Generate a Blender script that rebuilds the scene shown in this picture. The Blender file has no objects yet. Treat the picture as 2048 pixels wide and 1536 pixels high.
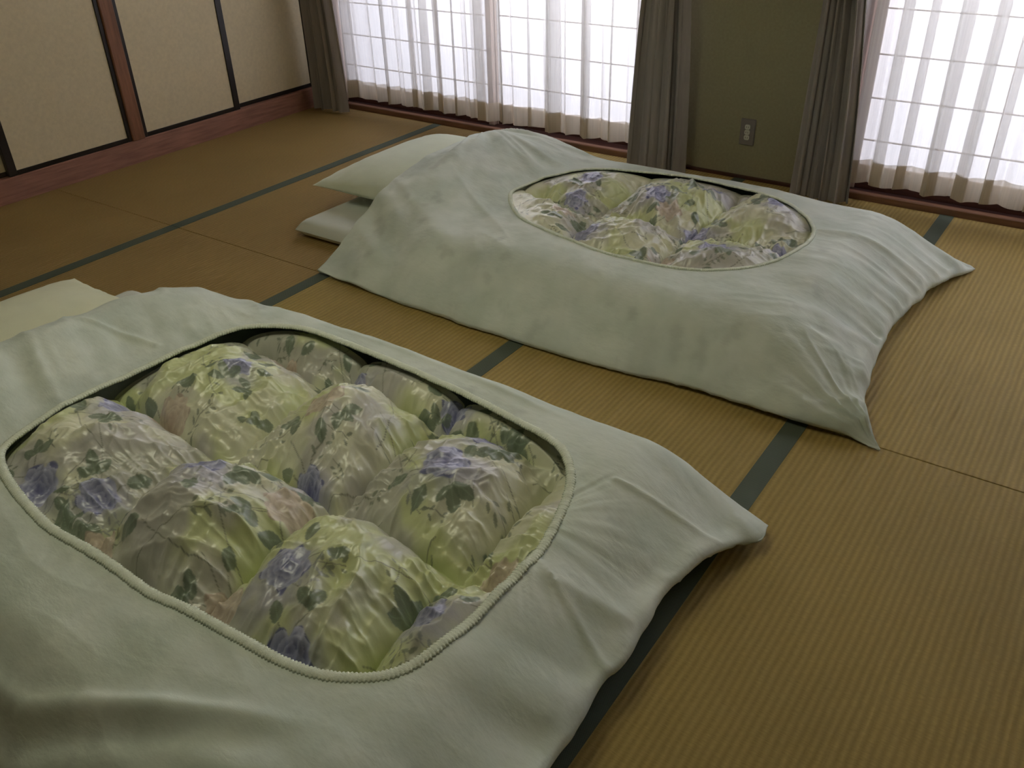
import bpy, math, random
import numpy as np
from mathutils import Matrix, Vector

# ---------------------------------------------------------------- camera, world, light, exposure
scene = bpy.context.scene
COL = scene.collection
F_PX, YAW, PITCH, ROLL = 1748.83, 0.62306, -0.56098, -0.02929
CAM = Vector((4.15417, -2.06422, 1.39251))
cy, sy, cp, sp = math.cos(YAW), math.sin(YAW), math.cos(PITCH), math.sin(PITCH)
fwd = Vector((-sy * cp, cy * cp, sp)); rgt = Vector((cy, sy, 0)); up = rgt.cross(fwd)
cr, sr = math.cos(ROLL), math.sin(ROLL)
r2 = cr * rgt + sr * up; u2 = -sr * rgt + cr * up
camd = bpy.data.cameras.new('camera'); cam = bpy.data.objects.new('camera', camd); COL.objects.link(cam)
m = Matrix((r2, u2, -fwd)).transposed().to_4x4(); m.translation = CAM
cam.matrix_world = m
camd.sensor_fit = 'HORIZONTAL'; camd.sensor_width = 36; camd.lens = F_PX / 2048 * 36; camd.clip_start = 0.02
scene.camera = cam

world = bpy.data.worlds.new('world'); scene.world = world; world.use_nodes = True
world.node_tree.nodes['Background'].inputs[0].default_value = (0.75, 0.82, 1.0, 1)
world.node_tree.nodes['Background'].inputs[1].default_value = 0.9

def area_light(name, loc, target, sx, sy_, power, color):
    l = bpy.data.lights.new(name, 'AREA'); l.shape = 'RECTANGLE'; l.size = sx; l.size_y = sy_; l.energy = power; l.color = color
    o = bpy.data.objects.new(name, l); COL.objects.link(o); o.location = loc
    o.rotation_euler = (Vector(target) - Vector(loc)).to_track_quat('-Z', 'Y').to_euler()
    return o
# daylight falling on the shoji paper from the garden side, strongest high up
area_light('garden_daylight', (1.72, 2.60, 2.05), (1.7, 1.95, 1.45), 1.4, 0.6, 310, (0.95, 0.94, 1.0))
area_light('garden_daylight', (4.40, 2.60, 2.05), (4.3, 1.95, 1.45), 1.5, 0.6, 310, (0.95, 0.94, 1.0))
# unseen fill light added under the ceiling, dim and yellowish
area_light('ceiling_fill_light', (2.6, -0.9, 2.33), (2.6, -0.9, 0), 0.9, 0.9, 10.5, (1.0, 0.98, 0.70))

scene.view_settings.view_transform = 'Standard'; scene.view_settings.look = 'None'
scene.view_settings.gamma = 1; scene.view_settings.use_curve_mapping = False
scene.view_settings.exposure = 0.10
SHOJI_A, SHOJI_B = 0.33, 0.33

# ---------------------------------------------------------------- helpers
def mat(name, color, rough=0.7, spec=0.3, bump=0.0, bscale=200, var=0.0, vscale=8, stretch=(1, 1, 1), sheen=0.0, coord='Object'):
    mt = bpy.data.materials.new(name); mt.use_nodes = True
    nt = mt.node_tree; N = nt.nodes; L = nt.links; b = N['Principled BSDF']
    b.inputs['Base Color'].default_value = (*color, 1); b.inputs['Roughness'].default_value = rough
    b.inputs['Specular IOR Level'].default_value = spec; b.inputs['Sheen Weight'].default_value = sheen
    tc = N.new('ShaderNodeTexCoord'); mp = N.new('ShaderNodeMapping'); mp.inputs['Scale'].default_value = stretch
    L.new(tc.outputs[coord], mp.inputs['Vector'])
    if var > 0:
        n = N.new('ShaderNodeTexNoise'); n.inputs['Scale'].default_value = vscale; n.inputs['Detail'].default_value = 5
        L.new(mp.outputs[0], n.inputs['Vector'])
        r = N.new('ShaderNodeValToRGB'); L.new(n.outputs['Fac'], r.inputs['Fac'])
        r.color_ramp.elements[0].position = 0.3; r.color_ramp.elements[1].position = 0.7
        r.color_ramp.elements[0].color = (*[c * (1 - var) for c in color], 1)
        r.color_ramp.elements[1].color = (*[min(1, c * (1 + var)) for c in color], 1)
        L.new(r.outputs['Color'], b.inputs['Base Color'])
    if bump > 0:
        n2 = N.new('ShaderNodeTexNoise'); n2.inputs['Scale'].default_value = bscale; n2.inputs['Detail'].default_value = 4
        L.new(mp.outputs[0], n2.inputs['Vector'])
        bp = N.new('ShaderNodeBump'); bp.inputs['Strength'].default_value = bump; bp.inputs['Distance'].default_value = 0.002
        L.new(n2.outputs['Fac'], bp.inputs['Height']); L.new(bp.outputs[0], b.inputs['Normal'])
    return mt

def mesh_obj(name, verts, faces, material, parent=None, loc=(0, 0, 0), smooth=False):
    me = bpy.data.meshes.new(name)
    if isinstance(faces, np.ndarray):
        nv = len(verts); nf, k = faces.shape
        me.vertices.add(nv); me.vertices.foreach_set('co', np.asarray(verts, dtype=np.float32).ravel())
        me.loops.add(nf * k); me.loops.foreach_set('vertex_index', faces.astype(np.int32).ravel())
        me.polygons.add(nf); me.polygons.foreach_set('loop_start', np.arange(nf, dtype=np.int32) * k)
        me.polygons.foreach_set('loop_total', np.full(nf, k, dtype=np.int32))
        me.update(calc_edges=True)
    else:
        me.from_pydata([tuple(v) for v in verts], [], faces)
    if smooth:
        me.polygons.foreach_set('use_smooth', np.ones(len(me.polygons), dtype=bool))
    me.materials.append(material)
    o = bpy.data.objects.new(name, me); COL.objects.link(o); o.location = loc
    if parent is not None: o.parent = parent
    return o

class MB:
    def __init__(s): s.v = []; s.f = []
    def box(s, x0, x1, y0, y1, z0, z1, b=0.0):
        """box, optionally with chamfered edges"""
        x0, x1 = sorted((x0, x1)); y0, y1 = sorted((y0, y1)); z0, z1 = sorted((z0, z1))
        n = len(s.v); b = min(b, (x1 - x0) / 2.2, (y1 - y0) / 2.2, (z1 - z0) / 2.2)
        if b <= 0:
            s.v += [(x, y, z) for z in (z0, z1) for (x, y) in ((x0, y0), (x1, y0), (x1, y1), (x0, y1))]
            s.f += [tuple(n + i for i in q) for q in ((3, 2, 1, 0), (4, 5, 6, 7), (0, 1, 5, 4), (1, 2, 6, 5), (2, 3, 7, 6), (3, 0, 4, 7))]
            return s
        import bmesh
        bm = bmesh.new(); bmesh.ops.create_cube(bm, size=1)
        for v in bm.verts:
            v.co = Vector(((x0 + x1) / 2 + v.co.x * (x1 - x0), (y0 + y1) / 2 + v.co.y * (y1 - y0), (z0 + z1) / 2 + v.co.z * (z1 - z0)))
        bmesh.ops.bevel(bm, geom=list(bm.edges), offset=b, segments=1, affect='EDGES')
        bm.verts.index_update()
        s.v += [tuple(v.co) for v in bm.verts]; s.f += [tuple(n + v.index for v in f.verts) for f in bm.faces]
        bm.free(); return s
    def build(s, name, material, parent=None, off=(0, 0, 0)):
        v = [(a - off[0], b - off[1], c - off[2]) for a, b, c in s.v]
        return mesh_obj(name, v, s.f, material, parent, off if parent is None else (0, 0, 0))

def box(name, dims, material, parent=None, b=0.0, origin=(0, 0, 0)):
    return MB().box(*dims, b).build(name, material, parent, origin if parent is not None else (0, 0, 0))

def empty(name, loc=(0, 0, 0)):
    o = bpy.data.objects.new(name, None); COL.objects.link(o); o.location = loc; o.empty_display_size = 0.1; return o

def tag(o, label=None, cat=None, group=None, kind=None):
    if label: o['label'] = label
    if cat: o['category'] = cat
    if group: o['group'] = group
    if kind: o['kind'] = kind
    return o

def _hash(ix, iy, seed):
    h = (ix.astype(np.int64) * 374761393 + iy.astype(np.int64) * 668265263 + seed * 974634777) & 0xffffffff
    h = ((h ^ (h >> 13)) * 1274126177) & 0xffffffff
    return ((h ^ (h >> 16)) & 0xffff) / 65535.0
def vnoise(x, y, seed=0):
    x = np.asarray(x, float); y = np.asarray(y, float) + 0 * x; x = x + 0 * y
    ix = np.floor(x); iy = np.floor(y); fx = x - ix; fy = y - iy
    fx = fx * fx * fx * (fx * (fx * 6 - 15) + 10); fy = fy * fy * fy * (fy * (fy * 6 - 15) + 10)
    a = _hash(ix, iy, seed); b = _hash(ix + 1, iy, seed); c = _hash(ix, iy + 1, seed); d = _hash(ix + 1, iy + 1, seed)
    return (a * (1 - fx) + b * fx) * (1 - fy) + (c * (1 - fx) + d * fx) * fy * 1.0
def fbm(x, y, seed=0, o=4):
    s = 0; a = 0.5; t = 0
    for k in range(o):
        s = s + a * vnoise(x * 2 ** k, y * 2 ** k, seed + 17 * k); t += a; a *= 0.5
    return s / t
def ridge(x, y, seed=0):
    return 1 - np.abs(2 * fbm(x, y, seed, 2) - 1) * 2
def sm(a, b, x):
    t = np.clip((np.asarray(x, float) - a) / (b - a), 0, 1); return t * t * (3 - 2 * t)

# ---------------------------------------------------------------- materials
M = {}
M['sill'] = mat('dark_red_brown_wood', (0.31, 0.15, 0.105), 0.5, 0.35, 0.3, 30, 0.25, 6, (12, 1, 12))
M['sill_x'] = mat('dark_red_brown_wood_x', (0.085, 0.034, 0.024), 0.45, 0.35, 0.3, 30, 0.25, 6, (1, 12, 12))
M['sill_light'] = mat('worn_brown_sill_wood', (0.22, 0.11, 0.065), 0.45, 0.4, 0.3, 30, 0.2, 6, (1, 12, 12))
M['pillar'] = mat('brown_pillar_wood', (0.23, 0.10, 0.05), 0.5, 0.35, 0.3, 30, 0.25, 6, (12, 12, 1))
M['lacquer'] = mat('black_lacquer', (0.016, 0.011, 0.008), 0.35, 0.4)
M['fusuma'] = mat('beige_fusuma_paper', (0.68, 0.585, 0.40), 0.95, 0.1, 0.25, 260, 0.05, 60)
M['plaster'] = mat('green_sand_plaster', (0.36, 0.335, 0.215), 0.97, 0.08, 0.5, 500, 0.06, 90)
M['ceiling'] = mat('ceiling_board_wood', (0.34, 0.25, 0.15), 0.7, 0.2, 0.2, 20, 0.2, 5, (10, 1, 10))
M['lattice'] = mat('pale_lattice_wood', (0.74, 0.68, 0.62), 0.6, 0.3, 0.2, 40, 0.05, 6)
M['shoji_wood'] = mat('pale_shoji_wood', (0.56, 0.44, 0.37), 0.6, 0.3, 0.2, 40, 0.1, 6, (10, 10, 1))
M['plate'] = mat('grey_outlet_plate', (0.24, 0.215, 0.20), 0.45, 0.4)
M['socket'] = mat('ivory_socket_plastic', (0.66, 0.66, 0.58), 0.4, 0.4)
M['slot'] = mat('dark_slot', (0.03, 0.03, 0.028), 0.6, 0.2)
M['sheet'] = mat('white_mattress_sheet', (0.72, 0.76, 0.71), 0.9, 0.15, 0.25, 300, 0.03, 12, sheen=0.2)
M['pillow_near'] = mat('cream_pillowcase', (0.80, 0.82, 0.62), 0.9, 0.15, 0.25, 300, 0.03, 12, sheen=0.2)
M['pillow_far'] = mat('white_green_pillowcase', (0.74, 0.80, 0.66), 0.9, 0.15, 0.25, 300, 0.03, 12, sheen=0.2)
M['pole'] = mat('brown_rail', (0.12, 0.07, 0.04), 0.4, 0.4)
M['lamp'] = mat('lamp_shade_white', (0.8, 0.78, 0.7), 0.5, 0.3)
M['trim'] = mat('cover_edge_lace', (0.78, 0.84, 0.72), 0.9, 0.15, 0.6, 420, 0.06, 90, sheen=0.2)

def tatami_mat(k, col):
    mt = bpy.data.materials.new('tatami_rush_%s' % k); mt.use_nodes = True
    nt = mt.node_tree; N = nt.nodes; L = nt.links; b = N['Principled BSDF']
    b.inputs['Roughness'].default_value = 0.62; b.inputs['Specular IOR Level'].default_value = 0.16
    tc = N.new('ShaderNodeTexCoord'); sep = N.new('ShaderNodeSeparateXYZ'); L.new(tc.outputs['Object'], sep.inputs[0])
    # warp ribs run along Y, every 15 mm
    wx = N.new('ShaderNodeMath'); wx.operation = 'MULTIPLY'; wx.inputs[1].default_value = 2 * math.pi / 0.0165; L.new(sep.outputs['X'], wx.inputs[0])
    wob = N.new('ShaderNodeTexNoise'); wob.inputs['Scale'].default_value = 9; L.new(tc.outputs['Object'], wob.inputs['Vector'])
    wm = N.new('ShaderNodeMath'); wm.operation = 'MULTIPLY_ADD'; wm.inputs[1].default_value = 2.2; L.new(wob.outputs['Fac'], wm.inputs[0]); L.new(wx.outputs[0], wm.inputs[2])
    s = N.new('ShaderNodeMath'); s.operation = 'SINE'; L.new(wm.outputs[0], s.inputs[0])
    # fine rush strands lying across (along X)
    mp = N.new('ShaderNodeMapping'); mp.inputs['Scale'].default_value = (60, 420, 1); L.new(tc.outputs['Object'], mp.inputs['Vector'])
    fn = N.new('ShaderNodeTexNoise'); fn.inputs['Scale'].default_value = 1.0; fn.inputs['Detail'].default_value = 3; L.new(mp.outputs[0], fn.inputs['Vector'])
    big = N.new('ShaderNodeTexNoise'); big.inputs['Scale'].default_value = 2.2; big.inputs['Detail'].default_value = 4; L.new(tc.outputs['Object'], big.inputs['Vector'])
    c1 = N.new('ShaderNodeMapRange'); c1.inputs['From Min'].default_value = -1; c1.inputs['From Max'].default_value = 1; c1.inputs['To Min'].default_value = 0.86; c1.inputs['To Max'].default_value = 1.08
    L.new(s.outputs[0], c1.inputs['Value'])
    c2 = N.new('ShaderNodeMapRange'); c2.inputs['To Min'].default_value = 0.72; c2.inputs['To Max'].default_value = 1.28; L.new(fn.outputs['Fac'], c2.inputs['Value'])
    c3 = N.new('ShaderNodeMapRange'); c3.inputs['To Min'].default_value = 0.82; c3.inputs['To Max'].default_value = 1.18; L.new(big.outputs['Fac'], c3.inputs['Value'])
    m1 = N.new('ShaderNodeMath'); m1.operation = 'MULTIPLY'; L.new(c1.outputs[0], m1.inputs[0]); L.new(c2.outputs[0], m1.inputs[1])
    m2 = N.new('ShaderNodeMath'); m2.operation = 'MULTIPLY'; L.new(m1.outputs[0], m2.inputs[0]); L.new(c3.outputs[0], m2.inputs[1])
    v = N.new('ShaderNodeVectorMath'); v.operation = 'SCALE'; v.inputs[0].default_value = col; L.new(m2.outputs[0], v.inputs['Scale'])
    L.new(v.outputs[0], b.inputs['Base Color'])
    h = N.new('ShaderNodeMath'); h.operation = 'MULTIPLY_ADD'; h.inputs[1].default_value = 0.35; L.new(fn.outputs['Fac'], h.inputs[0]); L.new(s.outputs[0], h.inputs[2])
    bp = N.new('ShaderNodeBump'); bp.inputs['Strength'].default_value = 0.6; bp.inputs['Distance'].default_value = 0.0012
    L.new(h.outputs[0], bp.inputs['Height']); L.new(bp.outputs[0], b.inputs['Normal'])
    return mt
TAT = [tatami_mat('a', (0.335, 0.228, 0.084)), tatami_mat('b', (0.39, 0.285, 0.098)), tatami_mat('c', (0.375, 0.272, 0.090))]  # left mats use 'a': brown cast of the window light put into the colour

def border_mat():
    mt = mat('green_tatami_border_cloth', (0.085, 0.105, 0.078), 0.75, 0.25)
    nt = mt.node_tree; N = nt.nodes; L = nt.links; b = N['Principled BSDF']
    tc = N.new('ShaderNodeTexCoord'); ch = N.new('ShaderNodeTexChecker'); ch.inputs['Scale'].default_value = 420
    ch.inputs['Color1'].default_value = (0.075, 0.095, 0.072, 1); ch.inputs['Color2'].default_value = (0.105, 0.128, 0.095, 1)
    L.new(tc.outputs['Object'], ch.inputs['Vector']); L.new(ch.outputs['Color'], b.inputs['Base Color'])
    return mt
M['border'] = border_mat()

def paper_mat(name, strength):
    mt = bpy.data.materials.new(name); mt.use_nodes = True; nt = mt.node_tree; N = nt.nodes; L = nt.links
    N.remove(N['Principled BSDF']); out = N['Material Output']
    e = N.new('ShaderNodeEmission'); e.inputs[0].default_value = (0.87, 0.85, 1.0, 1); e.inputs[1].default_value = strength
    t = N.new('ShaderNodeBsdfTranslucent'); t.inputs[0].default_value = (0.62, 0.62, 0.62, 1)
    d = N.new('ShaderNodeBsdfDiffuse'); d.inputs[0].default_value = (0.7, 0.7, 0.68, 1)
    mx = N.new('ShaderNodeMixShader'); mx.inputs[0].default_value = 0.25; L.new(t.outputs[0], mx.inputs[1]); L.new(d.outputs[0], mx.inputs[2])
    a = N.new('ShaderNodeAddShader'); L.new(mx.outputs[0], a.inputs[0]); L.new(e.outputs[0], a.inputs[1]); L.new(a.outputs[0], out.inputs['Surface'])
    return mt

def sheer_mat(name, transp, col):
    mt = bpy.data.materials.new(name); mt.use_nodes = True; nt = mt.node_tree; N = nt.nodes; L = nt.links
    N.remove(N['Principled BSDF']); out = N['Material Output']
    tp = N.new('ShaderNodeBsdfTransparent'); tp.inputs[0].default_value = (1, 1, 1, 1)
    tl = N.new('ShaderNodeBsdfTranslucent'); tl.inputs[0].default_value = (*col, 1)
    df = N.new('ShaderNodeBsdfDiffuse'); df.inputs[0].default_value = (*col, 1)
    m1 = N.new('ShaderNodeMixShader'); m1.inputs[0].default_value = 0.5; L.new(tl.outputs[0], m1.inputs[1]); L.new(df.outputs[0], m1.inputs[2])
    # fine vertical thread streaks of the voile
    tc = N.new('ShaderNodeTexCoord'); mp = N.new('ShaderNodeMapping'); mp.inputs['Scale'].default_value = (130, 130, 1.2); L.new(tc.outputs['Object'], mp.inputs['Vector'])
    n = N.new('ShaderNodeTexNoise'); n.inputs['Scale'].default_value = 1; n.inputs['Detail'].default_value = 2; L.new(mp.outputs[0], n.inputs['Vector'])
    mr = N.new('ShaderNodeMapRange'); mr.inputs['From Min'].default_value = 0.3; mr.inputs['From Max'].default_value = 0.7
    mr.inputs['To Min'].default_value = transp - 0.035; mr.inputs['To Max'].default_value = transp + 0.035; L.new(n.outputs['Fac'], mr.inputs['Value'])
    # the weave closes up where the cloth turns edge-on: transmission = t ** (1 / cos)
    ge = N.new('ShaderNodeNewGeometry'); dt = N.new('ShaderNodeVectorMath'); dt.operation = 'DOT_PRODUCT'; L.new(ge.outputs['Normal'], dt.inputs[0]); L.new(ge.outputs['Incoming'], dt.inputs[1])
    ab = N.new('ShaderNodeMath'); ab.operation = 'ABSOLUTE'; L.new(dt.outputs['Value'], ab.inputs[0])
    mxx = N.new('ShaderNodeMath'); mxx.operation = 'MAXIMUM'; mxx.inputs[1].default_value = 0.12; L.new(ab.outputs[0], mxx.inputs[0])
    iv = N.new('ShaderNodeMath'); iv.operation = 'DIVIDE'; iv.inputs[0].default_value = 1; L.new(mxx.outputs[0], iv.inputs[1])
    pw = N.new('ShaderNodeMath'); pw.operation = 'POWER'; L.new(mr.outputs[0], pw.inputs[0]); L.new(iv.outputs[0], pw.inputs[1])
    om = N.new('ShaderNodeMath'); om.operation = 'SUBTRACT'; om.inputs[0].default_value = 1; L.new(pw.outputs[0], om.inputs[1])
    m2 = N.new('ShaderNodeMixShader'); L.new(om.outputs[0], m2.inputs[0]); L.new(tp.outputs[0], m2.inputs[1]); L.new(m1.outputs[0], m2.inputs[2])
    L.new(m2.outputs[0], out.inputs['Surface'])
    return mt
M['sheer'] = sheer_mat('white_voile', 0.57, (0.84, 0.82, 0.80))
M['sheer_hem'] = sheer_mat('cream_voile_hem', 0.45, (0.78, 0.72, 0.62))

def drape_mat():
    mt = mat('taupe_drape_cloth', (0.35, 0.318, 0.296), 0.95, 0.15, 0.35, 380, 0.10, 40, (1, 1, 0.1), sheen=0.15)
    return mt
M['drape'] = drape_mat()

def cover_mat():
    """white-green cotton cover, the leaf print of the quilt showing faintly through"""
    mt = bpy.data.materials.new('pale_green_cotton_cover'); mt.use_nodes = True
    nt = mt.node_tree; N = nt.nodes; L = nt.links; b = N['Principled BSDF']
    b.inputs['Roughness'].default_value = 0.85; b.inputs['Specular IOR Level'].default_value = 0.2; b.inputs['Sheen Weight'].default_value = 0.15
    tc = N.new('ShaderNodeTexCoord')
    ca = N.new('ShaderNodeVertexColor'); ca.layer_name = 'print'
    n = N.new('ShaderNodeTexNoise'); n.inputs['Scale'].default_value = 7; n.inputs['Detail'].default_value = 3; L.new(tc.outputs['Object'], n.inputs['Vector'])
    r = N.new('ShaderNodeValToRGB'); L.new(n.outputs['Fac'], r.inputs['Fac'])
    r.color_ramp.elements[0].position = 0.36; r.color_ramp.elements[0].color = (0.85, 0.88, 0.86, 1)
    r.color_ramp.elements[1].position = 0.62; r.color_ramp.elements[1].color = (1, 1, 1, 1)
    mx = N.new('ShaderNodeMix'); mx.data_type = 'RGBA'; mx.blend_type = 'MULTIPLY'; mx.inputs[0].default_value = 1
    L.new(ca.outputs['Color'], mx.inputs[6]); L.new(r.outputs['Color'], mx.inputs[7]); L.new(mx.outputs[2], b.inputs['Base Color'])
    mp = N.new('ShaderNodeMapping'); mp.inputs['Scale'].default_value = (40, 90, 60); mp.inputs['Rotation'].default_value = (0, 0, 0.5); L.new(tc.outputs['Object'], mp.inputs['Vector'])
    w = N.new('ShaderNodeTexNoise'); w.inputs['Scale'].default_value = 1; w.inputs['Detail'].default_value = 5; L.new(mp.outputs[0], w.inputs['Vector'])
    bp = N.new('ShaderNodeBump'); bp.inputs['Strength'].default_value = 0.35; bp.inputs['Distance'].default_value = 0.003
    L.new(w.outputs['Fac'], bp.inputs['Height']); L.new(bp.outputs[0], b.inputs['Normal'])
    return mt
M['cover'] = cover_mat()

def quilt_mat():
    mt = bpy.data.materials.new('floral_satin'); mt.use_nodes = True
    nt = mt.node_tree; N = nt.nodes; L = nt.links; b = N['Principled BSDF']
    b.inputs['Roughness'].default_value = 0.31; b.inputs['Specular IOR Level'].default_value = 0.75
    b.inputs['Sheen Weight'].default_value = 0.1
    ca = N.new('ShaderNodeVertexColor'); ca.layer_name = 'print'; L.new(ca.outputs['Color'], b.inputs['Base Color'])
    tc = N.new('ShaderNodeTexCoord')
    mp = N.new('ShaderNodeMapping'); mp.inputs['Scale'].default_value = (30, 50, 30); mp.inputs['Rotation'].default_value = (0, 0, 0.8); L.new(tc.outputs['Object'], mp.inputs['Vector'])
    w = N.new('ShaderNodeTexNoise'); w.inputs['Scale'].default_value = 1; w.inputs['Detail'].default_value = 4; L.new(mp.outputs[0], w.inputs['Vector'])
    bp = N.new('ShaderNodeBump'); bp.inputs['Strength'].default_value = 0.3; bp.inputs['Distance'].default_value = 0.004
    L.new(w.outputs['Fac'], bp.inputs['Height']); L.new(bp.outputs[0], b.inputs['Normal'])
    return mt
M['quilt'] = quilt_mat()

# ---------------------------------------------------------------- the room
WX1, WY0, WYW, HC = 5.46, -3.64, 1.82, 2.42
TW = 0.91
tag(box('floor', (-0.2, WX1 + 0.1, WY0 - 0.1, WYW + 0.15, -0.12, -0.056), M['sill']), kind='structure')
floor = bpy.data.objects['floor']
for iy in range(3):
    ya, yb = (0.0, 1.80) if iy == 0 else (-1.82 * iy, -1.82 * (iy - 1))
    for ix in range(6):
        xa, xb = ix * TW, (ix + 1) * TW
        hl, hr = (0.0 if ix == 0 else 0.028), (0.028 if ix < 5 else 0.0)
        o = MB().box(xa + 0.0006 + hl * 0.93, xb - 0.0006 - hr * 0.93, ya + 0.0015, yb - 0.0015, -0.055, 0.0, 0.0012).build('tatami_mat', TAT[0 if ix < 2 else 1 + (ix + iy) % 2], floor)
        for (a, b_) in (([(xa, xa + hl)] if hl else []) + ([(xb - hr, xb)] if hr else [])):
            MB().box(a, b_, ya + 0.0012, yb - 0.0012, -0.05, 0.0012).build('border_cloth', M['border'], o)

# left wall: closets behind sliding fusuma doors
wl = box('wall_left', (-0.20, -0.06, WY0 - 0.1, WYW + 0.15, 0, HC), M['plaster']); tag(wl, kind='structure')
tag(MB().box(-0.06, 0.0, WY0, 1.80, -0.05, 0.112, 0.003).build('baseboard_left', M['sill']), kind='structure')
tag(MB().box(-0.06, 0.012, WY0, 1.80, 1.86, 1.97, 0.003).build('trim_1', M['pillar']), kind='structure')
tag(box('trim_2', (-0.058, -0.005, WY0, 1.80, 1.97, HC), M['plaster']), kind='structure')
tag(MB().box(-0.058, 0.008, 0.461, 0.533, 0.112, 1.86, 0.004).build('trim_3', M['pillar']), kind='structure')
tag(MB().box(-0.058, 0.008, -1.46, -1.38, 0.112, 1.86, 0.004).build('trim_4', M['pillar']), kind='structure')
tag(MB().box(-0.058, -0.004, 1.766, 1.80, 0.112, 1.86, 0.004).build('trim_5', M['pillar']), kind='structure')

def fusuma(n, y0, y1, xf, s0=0.021, s1=0.021):
    d = empty('door_%d' % n, (xf - 0.015, (y0 + y1) / 2, 0.112)); tag(d, kind='structure'); og = (xf - 0.015, (y0 + y1) / 2, 0.112)
    def part(nm, dims, mt, b=0.002): return MB().box(*dims, b).build(nm, mt, d, og)
    s = 0.021
    part('paper_panel', (xf - 0.022, xf - 0.006, y0 + s0 - 0.003, y1 - s1 + 0.003, 0.134, 1.838), M['fusuma'], 0)
    part('stile', (xf - 0.026, xf, y0, y0 + s0, 0.113, 1.858), M['lacquer'])
    part('stile', (xf - 0.026, xf, y1 - s1, y1, 0.113, 1.858), M['lacquer'])
    part('bottom_rail', (xf - 0.026, xf, y0 + s0, y1 - s1, 0.113, 0.134), M['lacquer'])
    part('top_rail', (xf - 0.026, xf, y0 + s0, y1 - s1, 1.838, 1.858), M['lacquer'])
    # round recessed pull
    seg = 20; v = []; f = []
    yc = y0 + 0.09; zc = 0.95
    for rr, xx in ((0.030, xf - 0.006), (0.030, xf - 0.003), (0.025, xf - 0.003), (0.022, xf - 0.0058), (0.0, xf - 0.0058)):
        for k in range(seg):
            a = 2 * math.pi * k / seg; v.append((xx - og[0], yc + rr * math.cos(a) - og[1], zc + rr * math.sin(a) - og[2]))
    for j in range(4):
        for k in range(seg): f.append((j * seg + k, j * seg + (k + 1) % seg, (j + 1) * seg + (k + 1) % seg, (j + 1) * seg + k))
    mesh_obj('door_pull', v, f, M['lacquer'], d)
fusuma(1, 1.125, 1.764, -0.030)
fusuma(2, 0.534, 1.165, -0.002, 0.021, 0.038)
fusuma(3, -0.188, 0.460, -0.002, 0.040, 0.021)
fusuma(4, -0.770, -0.150, -0.030)
fusuma(5, -1.379, -0.740, -0.002)

# window wall: plaster pieces around the two openings
wallb = empty('wall_back', (2.75, 1.82, 0)); tag(wallb, kind='structure')
W1 = (0.06, 2.40); W2 = (3.16, 5.36)
def wb(nm, dims, mt, b=0): return MB().box(*dims, b).build(nm, mt, wallb, (2.75, 1.82, 0))
wb('plaster_panel', (W1[1], W2[0], 1.82, 2.0, 0.0, HC), M['plaster'])
wb('plaster_panel', (W2[1], WX1 + 0.1, 1.82, 2.0, 0.0, HC), M['plaster'])
wb('plaster_panel', (-0.06, W1[0], 1.82, 2.0, 0.0, HC), M['plaster'])
wb('plaster_panel', (W1[0], W1[1], 1.82, 2.0, 1.88, HC), M['plaster'])
wb('plaster_panel', (W2[0], W2[1], 1.82, 2.0, 1.88, HC), M['plaster'])
tag(MB().box(W1[1] + 0.0, W2[0], 1.801, 1.8195, -0.05, 0.012, 0.002).build('trim_6', M['sill_x']), kind='structure')

def window(n, x0, x1, nsh, strength, stile_w=0.034):
    w = empty('window_%d' % n, ((x0 + x1) / 2, 1.88, 0)); tag(w, kind='structure'); og = ((x0 + x1) / 2, 1.88, 0)
    def part(nm, dims, mt, b=0.0015, par=None): return MB().box(*dims, b).build(nm, mt, par or w, og)
    part('sill_lip', (x0, x1, 1.801, 1.835, -0.05, 0.030), M['sill_light'], 0.004)
    part('sill', (x0, x1, 1.836, 1.985, -0.05, 0.018), M['sill_x'], 0.002)
    part('side_post', (x0 - 0.0, x0 + 0.03, 1.822, 1.985, 0.03, 1.88), M['sill'])
    part('side_post', (x1 - 0.03, x1, 1.822, 1.985, 0.03, 1.88), M['sill'])
    part('head_rail', (x0, x1, 1.822, 1.985, 1.85, 1.879), M['sill_light'])
    xa, xb = x0 + 0.031, x1 - 0.031; pw = (xb - xa) / nsh; pm = paper_mat('lit_shoji_paper_%d' % n, strength)
    for k in range(nsh):
        a = xa + k * pw - (0.015 if k else 0); b = xa + (k + 1) * pw + (0.015 if k < nsh - 1 else 0)
        yo = 1.885 if k % 2 == 0 else 1.921
        fr = empty('shoji_screen', (0, 0, 0)); fr.parent = w
        for q in ((a, a + stile_w), (b - stile_w, b)): part('stile', (q[0], q[1], yo, yo + 0.03, 0.019, 1.849), M['shoji_wood'], par=fr)
        part('lower_board', (a + stile_w, b - stile_w, yo + 0.006, yo + 0.022, 0.019, 0.10), M['sill_x'], par=fr)
        part('rail', (a + stile_w, b - stile_w, yo + 0.002, yo + 0.028, 0.10, 0.125), M['shoji_wood'], par=fr)
        part('rail', (a + stile_w, b - stile_w, yo + 0.002, yo + 0.028, 1.815, 1.849), M['shoji_wood'], par=fr)
        z = 0.235; i = 0
        while z < 1.8:
            part('lattice_bar', (a + stile_w, b - stile_w, yo + 0.006, yo + 0.016, z - 0.0025, z + 0.0025), M['lattice'], 0, fr); z += 0.1765
        nk = 2
        for j in range(1, nk):
            xx = a + stile_w + (b - a - 2 * stile_w) * j / nk
            part('lattice_bar', (xx - 0.0017, xx + 0.0017, yo + 0.0065, yo + 0.0155, 0.125, 1.815), M['lattice'], 0, fr)
        part('shoji_paper', (a + stile_w - 0.002, b - stile_w + 0.002, yo + 0.0162, yo + 0.0170, 0.124, 1.816), pm, 0, fr)
window(1, W1[0], W1[1], 2, SHOJI_A)
window(2, W2[0], W2[1], 2, SHOJI_B)

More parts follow.
